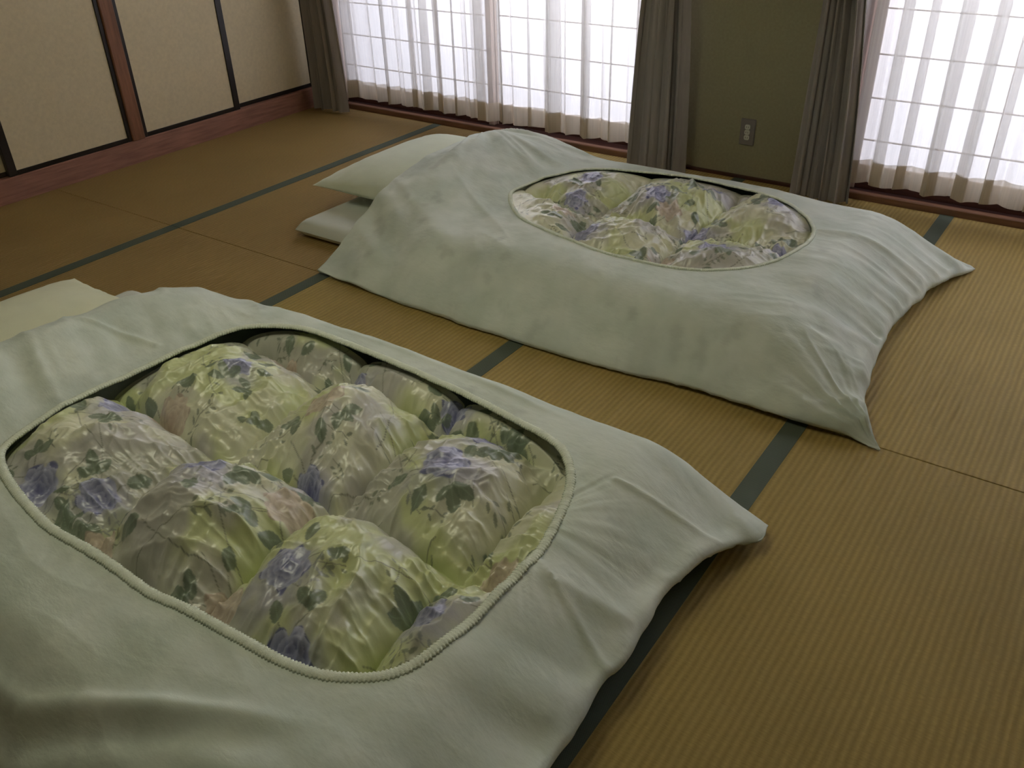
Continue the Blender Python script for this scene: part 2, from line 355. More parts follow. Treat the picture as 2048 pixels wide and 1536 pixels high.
# the rest of the shell
tag(box('wall_right', (WX1, WX1 + 0.1, WY0 - 0.1, WYW, 0, HC), M['plaster']), kind='structure')
wf = empty('wall_front', (2.7, WY0, 0)); tag(wf, kind='structure')
for dims in ((-0.06, 2.7, WY0 - 0.1, WY0, 0, HC), (2.7, WX1, WY0 - 0.1, WY0, 0, HC)):
    MB().box(*dims).build('plaster_panel', M['plaster'], wf, (2.7, WY0, 0))
ce = empty('ceiling', (2.7, -0.9, HC)); tag(ce, kind='structure')
for k in range(13):
    MB().box(k * 0.42, k * 0.42 + 0.416, WY0, WYW, HC, HC + 0.012).build('ceiling_board', M['ceiling'], ce, (2.7, -0.9, HC))
for k in range(10):
    MB().box(0, WX1, WY0 + 0.3 + k * 0.52, WY0 + 0.33 + k * 0.52, HC - 0.028, HC, 0.003).build('batten', M['pillar'], ce, (2.7, -0.9, HC))

# ---------------------------------------------------------------- curtains
def path_surface(name, prof, zs, material, parent, og, offs=None):
    """prof(z) -> (n,2) array of XY; extrude through the z list"""
    rows = [np.column_stack([prof(z), np.full(len(prof(z)), z)]) for z in zs]
    n = len(rows[0]); V = np.concatenate(rows) - np.array(og)
    i, j = np.meshgrid(np.arange(len(zs) - 1), np.arange(n - 1), indexing='ij'); a = (i * n + j).ravel()
    return mesh_obj(name, V, np.column_stack([a, a + 1, a + n + 1, a + n]), material, parent, smooth=True)

def sheer(name, label, x0, x1, pleats, seed, ybase=1.782, ztop=1.86):
    c = empty(name, ((x0 + x1) / 2, ybase, ztop)); og = tuple(c.location)
    tag(c, label, 'curtain')
    rnd = np.random.RandomState(seed)
    def prof(z):
        f = 1 - min(max(z / 1.8, 0), 1)                   # 1 at hem, 0 at the top
        pts = [(x0, 0.0)]
        for (cx, wb_, wt, dep) in pleats:
            w = wb_ * f + wt * (1 - f); x = cx
            if w < 0.006:
                pts += [(x - 0.006, 0.0), (x - 0.002, 0.0), (x, -0.001), (x + 0.002, 0.0), (x + 0.006, 0.0), (x + 0.008, 0.0)]
            else:
                pts += [(x - w / 2 - 0.01, 0.002), (x + w / 2, -0.004), (x + w / 2 - 0.002, -dep * 0.5), (x - w / 2, -dep * 0.6), (x - w / 2 + 0.002, -dep), (x + w / 2 + 0.01, -dep * 0.4)]
        pts.append((x1, 0.0)); pts = np.array(pts)
        seg = np.concatenate([[0], np.cumsum(np.hypot(*np.diff(pts, axis=0).T) + 1e-5)])
        # same parametrisation for every z: fixed samples per segment
        out = []
        for k in range(len(pts) - 1):
            m_ = max(2, 24 if (pts0[k + 1][0] - pts0[k][0]) > 0.05 else 5)
            t = np.arange(m_) / m_
            out.append(pts[k] * (1 - t[:, None]) + pts[k + 1] * t[:, None])
        out.append(pts[-1:]); P = np.concatenate(out)
        ker = np.array([1, 3, 5, 3, 1.]) / 13
        for _ in range(2):
            Q = np.pad(P, ((2, 2), (0, 0)), 'edge'); P = sum(ker[k] * Q[k:k + len(P)] for k in range(5))
        s = P[:, 0]
        amp = 0.006 + 0.015 * f
        ph = 2 * np.pi * (s / 0.135 + 1.1 * vnoise(s * 6 + seed, s * 0 + 3, seed)) + 0.5 * z
        P[:, 1] += amp * np.sin(ph) + 0.006 * f * np.sin(2.3 * ph + 1.1)
        P[:, 0] += 0.006 * f * np.sin(2 * ph)
        return P
    # template for segment lengths
    pts0 = [(x0, 0)]
    for (cx, wb_, wt, dep) in pleats:
        w = max(wb_, wt); pts0 += [(cx - w / 2, 0), (cx + w / 2, 0), (cx + w / 2, 0), (cx - w / 2, 0), (cx - w / 2, 0), (cx + w / 2, 0)]
    pts0.append((x1, 0))
    zo = 0.082
    P2 = lambda z: prof(z) + np.array([0, ybase])
    path_surface('voile', P2, np.linspace(zo + 0.098, ztop, 26), M['sheer'], c, og)
    path_surface('hem', P2, np.linspace(zo, zo + 0.10, 6), M['sheer_hem'], c, og)
    path_surface('hem_fold', lambda z: P2(z) + np.array([0, 0.003]), np.linspace(zo, zo + 0.10, 6), M['sheer_hem'], c, og)
    MB().box(x0, x1, ybase - 0.006, ybase + 0.006, ztop, ztop + 0.012, 0.002).build('curtain_rail', M['pole'], c, og)
    return c
sheer('sheer_curtain', 'white voile curtain on the left half of the window beside the fusuma doors', 0.12, 1.216,
      [(0.31, 0.06, 0.05, 0.02), (0.59, 0.030, 0.035, 0.02), (0.775, 0.050, 0.04, 0.02), (0.88, 0.034, 0.03, 0.02), (0.968, 0.055, 0.045, 0.02), (1.085, 0.03, 0.0, 0.015)], 3)
sheer('sheer_curtain', 'white voile curtain on the right half of the left window, left of the outlet wall', 1.190, 2.36,
      [(1.262, 0.06, 0.05, 0.025), (1.385, 0.045, 0.03, 0.02), (1.55, 0.018, 0.0, 0.012), (1.715, 0.085, 0.05, 0.03), (1.905, 0.065, 0.04, 0.03), (2.05, 0.02, 0.0, 0.01), (2.2, 0.05, 0.04, 0.02)], 5, ybase=1.774)
sheer('sheer_curtain', 'white voile curtain with wavy hem over the right-hand window', 3.16, 4.30,
      [(3.235, 0.04, 0.035, 0.02), (3.335, 0.045, 0.04, 0.02), (3.425, 0.03, 0.03, 0.015), (3.545, 0.06, 0.055, 0.02), (3.665, 0.05, 0.045, 0.02), (3.76, 0.03, 0.03, 0.015), (3.93, 0.05, 0.05, 0.02), (4.1, 0.05, 0.04, 0.02)], 9, ybase=1.780)

def drape(name, label, xb, xt, yc, nf, seed, zt=1.90, tie=0.835, phase=0.0, lean=0.0):
    c = empty(name, ((xb[0] + xb[1]) / 2, yc, 0)); og = tuple(c.location); tag(c, label, 'curtain')
    n = 220; t = np.linspace(0, 1, n)
    def prof(z):
        if z < tie: k = z / tie; k = k * k * 0.5 + k * 0.5; x0 = xb[0] + (xt[0] - xb[0]) * k; x1 = xb[1] + (xt[1] - xb[1]) * k
        else:
            k = sm(tie, tie + 0.75, z); g = 0.05 * float(k); x0 = xt[0] - g; x1 = xt[1] + g
        w = t + 0.05 * np.sin(2 * np.pi * t * 1.7 + seed) + 0.03 * np.sin(2 * np.pi * t * nf * 1.3 + seed)
        w = (w - w.min()) / (w.max() - w.min())
        ph = 2 * np.pi * (nf * t) + phase + lean * (0.8 - z)
        A = 0.034 * (0.75 + 0.35 * np.sin(seed + 5 * t)) * (0.72 + 0.28 * (1 - min(z / 0.8, 1)))
        x = x0 + (x1 - x0) * w + 0.010 * np.sin(2 * ph) * (x1 - x0) / 0.25
        y = yc + A * np.sin(ph) + 0.006 * np.sin(2.7 * ph + z * 2 + seed)
        return np.column_stack([x, y])
    zs = np.concatenate([[0.012], np.linspace(0.03, zt, 44)])
    o = path_surface('cloth', prof, zs, M['drape'], c, og)
    sol = o.modifiers.new('thick', 'SOLIDIFY'); sol.thickness = 0.0025
    path_surface('bottom_hem', lambda z: prof(z) + np.array([0, -0.0035]), [0.012, 0.05, 0.085], M['drape'], c, og)
    # fabric tieback band
    z0 = tie + 0.02; P = prof(z0); xa, xc = P[:, 0].min() - 0.006, P[:, 0].max() + 0.006
    a = np.linspace(0, 2 * np.pi, 49)[:-1]; V = []
    for zz in (z0 - 0.022, z0 + 0.022):
        for q in a: V.append(((xa + xc) / 2 + (xc - xa) / 2 * np.sign(np.cos(q)) * abs(np.cos(q)) ** 0.7 - og[0], yc + 0.038 * np.sin(q) - og[1], zz + 0.01 * np.cos(q) - og[2]))
    mesh_obj('tieback', V, [(k, (k + 1) % 48, 48 + (k + 1) % 48, 48 + k) for k in range(48)], M['drape'], c, smooth=True)
    MB().box(xt[0] - 0.06, xt[1] + 0.06, yc - 0.008, yc + 0.008, zt, zt + 0.014, 0.003).build('curtain_rail', M['pole'], c, og)
    return c
drape('drape', 'taupe drape hanging in the corner beside the fusuma doors', (0.035, 0.300), (0.035, 0.262), 1.690, 4.2, 1.0, phase=0.8)
drape('drape', 'taupe drape hanging left of the wall outlet', (2.205, 2.495), (2.245, 2.455), 1.690, 3.6, 2.2, phase=2.6)
drape('drape', 'taupe drape hanging right of the wall outlet', (3.005, 3.262), (3.022, 3.185), 1.690, 4.3, 3.7, phase=0.4, lean=0.8)

# ---------------------------------------------------------------- wall outlet
oc = (2.733, 1.8195, 0.214)
ou = empty('wall_outlet', oc); tag(ou, 'grey wall outlet plate with pale sockets low on the green plaster wall', 'outlet')
MB().box(oc[0] - 0.035, oc[0] + 0.035, 1.812, 1.8195, oc[2] - 0.060, oc[2] + 0.060, 0.003).build('cover_plate', M['plate'], ou, oc)
for k in range(3):
    zc = oc[2] + (k - 1) * 0.024
    seg = 24; v = []; f = []
    for (s_, yy) in ((1.0, 1.812), (1.0, 1.8085), (0.86, 1.8075)):
        for j in range(seg):
            a = 2 * math.pi * j / seg
            v.append((s_ * 0.0125 * np.sign(math.cos(a)) * abs(math.cos(a)) ** 0.6, yy - oc[1], zc - oc[2] + s_ * 0.0112 * np.sign(math.sin(a)) * abs(math.sin(a)) ** 0.6))
    for q in range(2):
        for j in range(seg): f.append((q * seg + j, q * seg + (j + 1) % seg, (q + 1) * seg + (j + 1) % seg, (q + 1) * seg + j))
    f.append(tuple(2 * seg + j for j in range(seg)))
    so = mesh_obj('socket', v, f, M['socket'], ou)
    for dx in (-0.0045, 0.0045):
        MB().box(oc[0] + dx - 0.0009, oc[0] + dx + 0.0009, 1.8071, 1.8076, zc - 0.004, zc + 0.004).build('slot', M['slot'], so, oc)

# ---------------------------------------------------------------- bedding
def mattress(label, x0, x1, y0, y1, h=0.072):
    c = ((x0 + x1) / 2, (y0 + y1) / 2, 0)
    nx, ny = 160, 90
    u = np.linspace(-1, 1, nx); v = np.linspace(-1, 1, ny); U, Vv = np.meshgrid(u, v, indexing='ij')
    e = lambda s: 1 - np.abs(s) ** 1
    dx = (1 - np.abs(U)) * (x1 - x0) / 2; dy = (1 - np.abs(Vv)) * (y1 - y0) / 2
    prof = np.minimum(1, dx / 0.035) * np.minimum(1, dy / 0.035); 
    f = lambda d: np.sqrt(1 - (1 - np.minimum(d / 0.05, 1)) ** 2)
    top = 0.030 + (h - 0.030) * f(dx) * f(dy) + 0.002 * (fbm(U * 9, Vv * 6, 5) - 0.5)
    bot = 0.030 - 0.028 * f(dx) * f(dy)
    X = U * (x1 - x0) / 2 * (1 - 0.008 * (1 - Vv ** 2)); Y = Vv * (y1 - y0) / 2 * (1 - 0.008 * (1 - U ** 2))
    V = np.concatenate([np.column_stack([X.ravel(), Y.ravel(), top.ravel()]), np.column_stack([X.ravel(), Y.ravel(), bot.ravel()])])
    i, j = np.meshgrid(np.arange(nx - 1), np.arange(ny - 1), indexing='ij'); a = (i * ny + j).ravel(); n = nx * ny
    F = np.concatenate([np.column_stack([a, a + ny, a + ny + 1, a + 1]), np.column_stack([a, a + 1, a + ny + 1, a + ny]) + n])
    o = mesh_obj('mattress', V, F, M['sheet'], None, c, smooth=True)
    return tag(o, label, 'mattress')

def pillow(label, x0, x1, y0, y1, zc, hu, hd, material, seed):
    c = ((x0 + x1) / 2, (y0 + y1) / 2, 0.072)
    nx, ny = 80, 100
    u = np.sin(np.linspace(-1, 1, nx) * math.pi / 2); v = np.sin(np.linspace(-1, 1, ny) * math.pi / 2); U, W = np.meshgrid(u, v, indexing='ij')
    X = U * (x1 - x0) / 2 * (1 - 0.06 * (1 - W ** 2) ** 1.5 * 1); Y = W * (y1 - y0) / 2 * (1 - 0.05 * (1 - U ** 2))
    q = ((1 - np.abs(U) ** 2.4) * (1 - np.abs(W) ** 2.8)) ** 0.62
    wr = 0.006 * ridge(X * 14 + seed, Y * 9, seed) * (1 - q) * np.minimum(1, q * 5)
    top = zc + hu * q + wr; bot = zc - hd * q
    V = np.concatenate([np.column_stack([X.ravel(), Y.ravel(), top.ravel() - c[2]]), np.column_stack([X.ravel(), Y.ravel(), bot.ravel() - c[2]])])
    i, j = np.meshgrid(np.arange(nx - 1), np.arange(ny - 1), indexing='ij'); a = (i * ny + j).ravel(); n = nx * ny
    F = np.concatenate([np.column_stack([a, a + ny, a + ny + 1, a + 1]), np.column_stack([a, a + 1, a + ny + 1, a + ny]) + n])
    o = mesh_obj('pillow', V, F, material, None, c, smooth=True)
    return tag(o, label, 'pillow')

def closed_curve(pts, n, smooth_it=3):
    """uniform resample of a closed polyline with Catmull-Rom"""
    P = np.array(pts, float); K = len(P); out = []
    for k in range(K):
        p0, p1, p2, p3 = P[k - 1], P[k], P[(k + 1) % K], P[(k + 2) % K]
        t = np.linspace(0, 1, 24, endpoint=False)[:, None]
        out.append(0.5 * ((2 * p1) + (-p0 + p2) * t + (2 * p0 - 5 * p1 + 4 * p2 - p3) * t ** 2 + (-p0 + 3 * p1 - 3 * p2 + p3) * t ** 3))
    Q = np.concatenate(out); d = np.hypot(*(np.roll(Q, -1, 0) - Q).T); s = np.concatenate([[0], np.cumsum(d)]); Q2 = np.vstack([Q, Q[:1]])
    t = np.linspace(0, s[-1], n, endpoint=False)
    return np.column_stack([np.interp(t, s, Q2[:, 0]), np.interp(t, s, Q2[:, 1])])

def polydist(P, poly):
    """distance from points P (m,2) to an open polyline, and arclength of nearest point"""
    best = np.full(len(P), 1e9); arc = np.zeros(len(P)); s = 0
    for a, b in zip(poly[:-1], poly[1:]):
        ab = b - a; L = np.hypot(*ab); t = np.clip(((P - a) @ ab) / L ** 2, 0, 1)
        d = np.hypot(P[:, 0] - a[0] - t * ab[0], P[:, 1] - a[1] - t * ab[1]); m_ = d < best
        best[m_] = d[m_]; arc[m_] = s + t[m_] * L; s += L
    return best, arc

def spline_side(pts, n=40):
    P = np.array(pts, float); 
    d = np.concatenate([[0], np.cumsum(np.hypot(*np.diff(P, axis=0).T))]); t = np.linspace(0, d[-1], n)
    Pp = np.vstack([2 * P[0] - P[1], P, 2 * P[-1] - P[-2]]); out = []
    for tt in t:
        k = min(max(np.searchsorted(d, tt, 'right') - 1, 0), len(P) - 2); u = (tt - d[k]) / (d[k + 1] - d[k])
        p0, p1, p2, p3 = Pp[k], Pp[k + 1], Pp[k + 2], Pp[k + 3]
        out.append(0.5 * ((2 * p1) + (-p0 + p2) * u + (2 * p0 - 5 * p1 + 4 * p2 - p3) * u ** 2 + (-p0 + 3 * p1 - 3 * p2 + p3) * u ** 3))
    return np.array(out)

def inside_dist(P, poly):
    """signed distance to closed polyline, positive inside"""
    d, _ = polydist(P, np.vstack([poly, poly[:1]]))
    x, y = P[:, 0], P[:, 1]; ins = np.zeros(len(P), bool); A = poly; B = np.roll(poly, -1, 0)
    for a, b in zip(A, B):
        c = ((a[1] > y) != (b[1] > y))
        with np.errstate(divide='ignore', invalid='ignore'):
            xi = (b[0] - a[0]) * (y - a[1]) / (b[1] - a[1] + 1e-15) + a[0]
        ins ^= c & (x < xi)
    return np.where(ins, d, -d)

# ---- the floral print, painted as the fabric's own colour, plus lavender window sheen
def paint_print(x, y, roses, pinks, seed):
    x = x + 0.004 * (vnoise(x * 40, y * 40, 3) - 0.5); sh = x.shape
    g = np.array([0.60, 0.65, 0.37]); sheen_lav = np.array([0.50, 0.49, 0.50]); crm = np.array([0.70, 0.71, 0.56])
    a = sm(0.46, 0.62, fbm(x * 5.5, y * 5.5, seed, 3))[..., None]; b = sm(0.45, 0.65, fbm(x * 7 + 9, y * 7, seed + 5, 3))[..., None]
    C = crm * (1 - a) + g * a; C = C * (1 - 0.75 * b) + sheen_lav * 0.75 * b  # lavender patches put the satin's window reflection into the colour
    C = C * (0.93 + 0.14 * fbm(x * 26, y * 26, seed + 9, 3))[..., None]
    rnd = random.Random(seed)
    def blend(mask, sl, col, al):
        C[sl] = C[sl] * (1 - (mask * al)[..., None]) + np.asarray(col) * (mask * al)[..., None]
    xs = x[:, 0]; ys = y[0, :]
    def sl_for(cx, cy_, r):
        i0, i1 = np.searchsorted(xs, cx - r), np.searchsorted(xs, cx + r); j0, j1 = np.searchsorted(ys, cy_ - r), np.searchsorted(ys, cy_ + r)
        return (slice(i0, i1), slice(j0, j1)) if i1 > i0 + 1 and j1 > j0 + 1 else None
    def leaf(cx, cy_, ang, ln, wd, col, al=0.85):
        s = sl_for(cx, cy_, ln)
        if not s: return
        dx = x[s] - cx; dy = y[s] - cy_; u = (dx * math.cos(ang) + dy * math.sin(ang)) / (ln / 2); v = (-dx * math.sin(ang) + dy * math.cos(ang)) / (wd / 2)
        prof = np.clip(1 - np.abs(u) ** 2.2, 0, 1) ** 0.75 * (1 + 0.05 * np.sin(u * 22))
        mk = sm(0.0, 0.14, prof - np.abs(v)); blend(mk, s, col, al)
        vein = sm(0.10, 0.02, np.abs(v)) * (np.abs(u) < 0.85); blend(vein * mk, s, np.array(col) * 1.7 + 0.03, 0.5)
    def stem(x0, y0, x1, y1, bend, wdt=0.0014, col=(0.16, 0.17, 0.12)):
        cx, cy_ = (x0 + x1) / 2, (y0 + y1) / 2; r = math.hypot(x1 - x0, y1 - y0) * 0.62 + 0.02; s = sl_for(cx, cy_, r)
        if not s: return
        L_ = math.hypot(x1 - x0, y1 - y0); ux, uy = (x1 - x0) / L_, (y1 - y0) / L_
        u = (x[s] - x0) * ux + (y[s] - y0) * uy; v = -(x[s] - x0) * uy + (y[s] - y0) * ux
        c = bend * np.sin(np.clip(u / L_, 0, 1) * math.pi)
        blend(sm(wdt, wdt * 0.3, np.abs(v - c)) * (u > 0) * (u < L_), s, col, 0.75)
    def spray(cx, cy_, ang, n, sz):
        for k in range(n):
            t = (k + 1) / n * sz * 2.4; px, py = cx + math.cos(ang) * t, cy_ + math.sin(ang) * t
            for sd in (-1, 1):
                if rnd.random() < 0.8: leaf(px + sd * math.cos(ang + 1.5) * sz * 0.34, py + sd * math.sin(ang + 1.5) * sz * 0.34, ang + sd * 0.8, sz * 0.55, sz * 0.24, (0.17, 0.20, 0.15), 0.7)
        stem(cx, cy_, cx + math.cos(ang) * sz * 2.5, cy_ + math.sin(ang) * sz * 2.5, rnd.uniform(-.01, .01))
    def rose(cx, cy_, R, dark, light, seed_):
        s = sl_for(cx, cy_, R * 1.4)
        if not s: return
        dx = x[s] - cx; dy = y[s] - cy_; r = np.hypot(dx, dy) / R; th = np.arctan2(dy, dx) + seed_
        edge = 1 + 0.10 * np.cos(5 * th + 1) + 0.07 * np.cos(9 * th) + 0.16 * (vnoise(th * 2 + 20, r * 4, seed_ % 97) - 0.5)
        # layered petals: rings of overlapping arcs
        val = np.zeros_like(r); lay = np.zeros_like(r)
        for q, (rr, npt) in enumerate(((1.02, 7), (0.78, 6), (0.54, 5), (0.32, 4))):
            ph = th * npt / 2 + q * 1.3; lim = rr * (0.86 + 0.14 * np.abs(np.cos(ph)))
            inn = r < lim; val = np.where(inn, 0.35 + 0.65 * np.clip(1 - (lim - r) / 0.26, 0, 1) ** 1.3 - 0.12 * q, val); lay = np.where(inn, q, lay)
        val = np.clip(val + 0.35 * (vnoise(dx * 160, dy * 160, 7) - 0.5), 0, 1)
        col = np.asarray(dark) * (1 - val[..., None]) + np.asarray(light) * val[..., None]
        mk = sm(edge, edge * 0.93, r) * 0.9
        C[s] = C[s] * (1 - mk[..., None]) + col * mk[..., None]
    DG = (0.18, 0.23, 0.17)
    # thin wandering stems and sprays
    W = xs[-1] - xs[0]; H = ys[-1] - ys[0]
    for k in range(int(34 * W * H)):
        px, py = rnd.uniform(xs[0], xs[-1]), rnd.uniform(ys[0], ys[-1]); a_ = rnd.uniform(0, 6.28); L_ = rnd.uniform(.10, .28)
        stem(px, py, px + L_ * math.cos(a_), py + L_ * math.sin(a_), rnd.uniform(-.03, .03))
    for k in range(int(64 * W * H)):
        spray(rnd.uniform(xs[0], xs[-1]), rnd.uniform(ys[0], ys[-1]), rnd.uniform(0, 6.28), rnd.randint(2, 4), rnd.uniform(0.02, 0.034))
    # hazy lavender washes behind the roses
    for (cx, cy_, R) in list(roses):
        s = sl_for(cx + 0.02, cy_ - 0.02, R * 2.6)
        if s:
            r = np.hypot(x[s] - cx - 0.02, y[s] - cy_ + 0.02) / (R * 2.1); blend(sm(1.0, 0.3, r + 0.5 * (fbm(x[s] * 30, y[s] * 30, 8, 2) - 0.5)), s, (0.42, 0.42, 0.56), 0.6)
    for (cx, cy_, R) in list(roses) + list(pinks):
        n = rnd.choice((3, 4, 5)); a0 = rnd.uniform(0, 6.28)
        for k in range(n):
            a_ = a0 + k * rnd.uniform(0.75, 1.25); d_ = R * rnd.uniform(1.25, 1.55)
            px, py = cx + d_ * math.cos(a_), cy_ + d_ * math.sin(a_)
            for da in ((0,) if rnd.random() < .55 else (-0.95, 0, 0.95)):
                l_ = rnd.uniform(0.040, 0.056); bx, by = px, py
                leaf(bx + math.cos(a_ + da) * l_ * 0.55, by + math.sin(a_ + da) * l_ * 0.55, a_ + da, l_, l_ * 0.58, DG, 0.88)
            stem(cx, cy_, px, py, rnd.uniform(-.012, .012), 0.0018)
    for i, (cx, cy_, R) in enumerate(pinks): rose(cx, cy_, R, (0.46, 0.37, 0.31), (0.70, 0.62, 0.53), 11 + i)
    for i, (cx, cy_, R) in enumerate(roses): rose(cx, cy_, R, (0.14, 0.15, 0.34), (0.50, 0.52, 0.70), 31 + i)
    for k in range(int(5 * W * H)):
        a_ = rnd.uniform(0, 6.28); px, py = rnd.uniform(xs[0], xs[-1]), rnd.uniform(ys[0], ys[-1])
        for da in (-1.1, 0, 1.1): leaf(px + math.cos(a_ + da) * 0.025, py + math.sin(a_ + da) * 0.025, a_ + da, 0.044, 0.024, DG, 0.85)
    return np.clip(C * 1.12, 0, 1)

def duvet(label, org, sides, hole_pts, S, T, ze_f, grid, roses, pinks, wrinkle, res, seed, zrim_extra, wds, underlift, trimr, lift=None):
    """sides: near, foot, far, head polylines (counter-clockwise), each including both corners"""
    root = empty('duvet', org); tag(root, label, 'duvet', None)
    sd = [spline_side(s) for s in sides]
    ring = np.concatenate([spline_side(s, k)[:-1] for s, k in zip(sides, (260, 170, 230, 150))]); N_ = len(ring)
    hole = closed_curve(hole_pts, 720); c0 = hole.mean(0)
    # inner ring: blend of matching by angle
    ah = np.unwrap(np.arctan2(hole[:, 1] - c0[1], hole[:, 0] - c0[0])); ar = np.arctan2(ring[:, 1] - c0[1], ring[:, 0] - c0[0])
    if ah[-1] < ah[0]: hole = hole[::-1]; ah = np.unwrap(np.arctan2(hole[:, 1] - c0[1], hole[:, 0] - c0[0]))
    rad = np.hypot(hole[:, 0] - c0[0], hole[:, 1] - c0[1])
    am = np.mod(ah, 2 * np.pi); o_ = np.argsort(am); am = np.concatenate([am[o_] - 2 * np.pi, am[o_], am[o_] + 2 * np.pi]); rr = np.tile(rad[o_], 3)
    rin = np.interp(np.mod(ar, 2 * np.pi), am, rr)
    inner = c0 + np.column_stack([np.cos(ar), np.sin(ar)]) * rin[:, None]
    NR = res
    t = np.linspace(0, 1, NR); t = t - 0.10 * np.sin(2 * np.pi * t) / (2 * np.pi) * 2; t = np.clip(t, 0, 1)
    P = inner[None] * (1 - t[:, None, None]) + ring[None] * t[:, None, None]; PF = P.reshape(-1, 2)
    fel = lambda e, w, p=2.0: (1 - (1 - np.minimum(e / w, 1)) ** p) ** 0.55
    def top(PF, detail=True):
        es = [polydist(PF, s) for s in sd]; prof = np.ones(len(PF))
        for (e, _), w in zip(es, wds): prof *= fel(e, w)
        z = S(PF[:, 0], PF[:, 1]); emin = np.min([e for e, _ in es], 0)
        zz = z + T(PF[:, 0], PF[:, 1]) * prof + ze_f(PF, es) * np.exp(-emin / 0.10)
        if detail: zz = zz + wrinkle(PF, es, prof)
        return zz, es, emin, prof
    Z, es, emin, prof = top(PF)
    XY = PF.copy()
    # scalloped gathers pull the foot edge in and out
    k = np.exp(-es[1][0] / 0.06); ph = es[1][1]
    XY[:, 0] += k * 0.008 * (fbm(ph * 11, ph * 0, seed + 3, 2) - 0.5) * 2
    k2 = np.exp(-es[0][0] / 0.04); XY[:, 1] += k2 * 0.009 * (fbm(es[0][1] * 7, ph * 0, seed + 4, 2) - 0.5) * 2
    Z = np.maximum(Z, 0.006)
    zt = Z.reshape(NR, N_)
    # underside rings
    NU = 26; tu = 1 - np.linspace(0, 1, NU + 1)[1:] ** 1.5; PU = inner[None] * (1 - tu[:, None, None]) + ring[None] * tu[:, None, None]; PUf = PU.reshape(-1, 2)
    eu = [polydist(PUf, s)[0] for s in sd]; em = np.min(eu, 0)
    edge = np.tile(zt[-1], NU)
    lift_ = sm(0.0, 1.0, em / 0.05) * (eu[1] >= 0.25) + (eu[1] < 0.25) * sm(0.0, 1.0, np.minimum(np.minimum(eu[0], eu[2]) / 0.05, 9) * 0.5) * sm(0.30, 1.0, eu[1] / underlift)
    base = np.maximum(0.004, S(PUf[:, 0], PUf[:, 1]) - 0.006)
    ZU = np.minimum(edge * (1 - lift_) + base * lift_, top(PUf, False)[0] - 0.004)
    edgeXY = XY.reshape(NR, N_, 2)[-1] - ring
    PU2 = PU + edgeXY[None] * np.exp(-np.linspace(0, 1, NU) * 12)[:, None, None]
    V = np.concatenate([np.column_stack([XY, Z]), np.column_stack([PU2.reshape(-1, 2), np.maximum(ZU, 0.003)])]) - np.array(org)
    # ring of faces through all rows (top rows then under rows)
    R_ = NR + NU; i, j = np.meshgrid(np.arange(R_ - 1), np.arange(N_), indexing='ij'); j2 = (j + 1) % N_
    Fc = np.column_stack([(i * N_ + j).ravel(), ((i + 1) * N_ + j).ravel(), ((i + 1) * N_ + j2).ravel(), (i * N_ + j2).ravel()])
    co = mesh_obj('cover', V, Fc, M['cover'], root, smooth=True)
    # faint print showing through
    bx = np.arange(XY[:, 0].min() - .05, XY[:, 0].max() + .05, 0.006); by = np.arange(XY[:, 1].min() - .05, XY[:, 1].max() + .05, 0.006)
    GX, GY = np.meshgrid(bx, by, indexing='ij'); rnd = random.Random(seed)
    rr_ = [(rnd.uniform(bx[0], bx[-1]), rnd.uniform(by[0], by[-1]), 0.055) for _ in range(12)]
    C = paint_print(GX, GY, rr_, [], seed + 50); base_c = np.array([0.74, 0.80, 0.745]); lum = C.mean(-1, keepdims=True) / 0.62
    for _ in range(2): lum = (lum + np.roll(lum, 1, 0) + np.roll(lum, -1, 0) + np.roll(lum, 1, 1) + np.roll(lum, -1, 1)) / 5
    Cc = base_c * (1 + 0.22 * np.clip(lum - 1, -0.55, 0.15)) + 0.02 * (C - C.mean((0, 1)))
    allxy = V[:, :2] + np.array(org)[:2]; ii = np.clip(((allxy[:, 0] - bx[0]) / 0.006).astype(int), 0, len(bx) - 1); jj = np.clip(((allxy[:, 1] - by[0]) / 0.006).astype(int), 0, len(by) - 1)
    ca = co.data.color_attributes.new('print', 'FLOAT_COLOR', 'POINT'); ca.data.foreach_set('color', np.column_stack([Cc[ii, jj], np.ones(len(ii))]).astype(np.float32).ravel())
    # gathered lace / piping around the opening
    hz, _, _, _ = top(hole); A = np.column_stack([hole, hz]); A = closed3(A, 3600)
    Tn = np.roll(A, -1, 0) - np.roll(A, 1, 0); Tn /= np.linalg.norm(Tn, axis=1)[:, None]; up_ = np.array([0, 0, 1.0])
    Bn = np.cross(Tn, up_); Bn /= np.linalg.norm(Bn, axis=1)[:, None]
    if ((c0 - A[0, :2]) @ Bn[0, :2]) < 0: Bn = -Bn
    a = np.linspace(0, 2 * np.pi, 10, endpoint=False); s_ = np.arange(len(A))
    rip = 1 + 0.15 * np.sin(s_ * 2 * np.pi / 7.0) + 0.16 * (vnoise(s_ / 7.0, s_ * 0, 4) - 0.5)
    VV = A[:, None] + Bn[:, None] * (np.cos(a)[None, :, None] * trimr[0] * rip[:, None, None] - trimr[0] * 0.35) + up_ * (np.sin(a)[None, :, None] * trimr[1]) + up_ * 0.0015
    n1 = len(A); i, j = np.meshgrid(np.arange(n1), np.arange(10), indexing='ij'); i2 = (i + 1) % n1; j2 = (j + 1) % 10
    mesh_obj('opening_trim', VV.reshape(-1, 3) - np.array(org), np.column_stack([(i * 10 + j).ravel(), (i2 * 10 + j).ravel(), (i2 * 10 + j2).ravel(), (i * 10 + j2).ravel()]), M['trim'], root, smooth=True)
    # floral inner quilt
    gs = grid['step']; qx = np.arange(hole[:, 0].min() - 0.05, hole[:, 0].max() + 0.05, gs); qy = np.arange(hole[:, 1].min() - 0.05, hole[:, 1].max() + 0.05, gs)
    QX, QY = np.meshgrid(qx, qy, indexing='ij'); QP = np.column_stack([QX.ravel(), QY.ravel()])
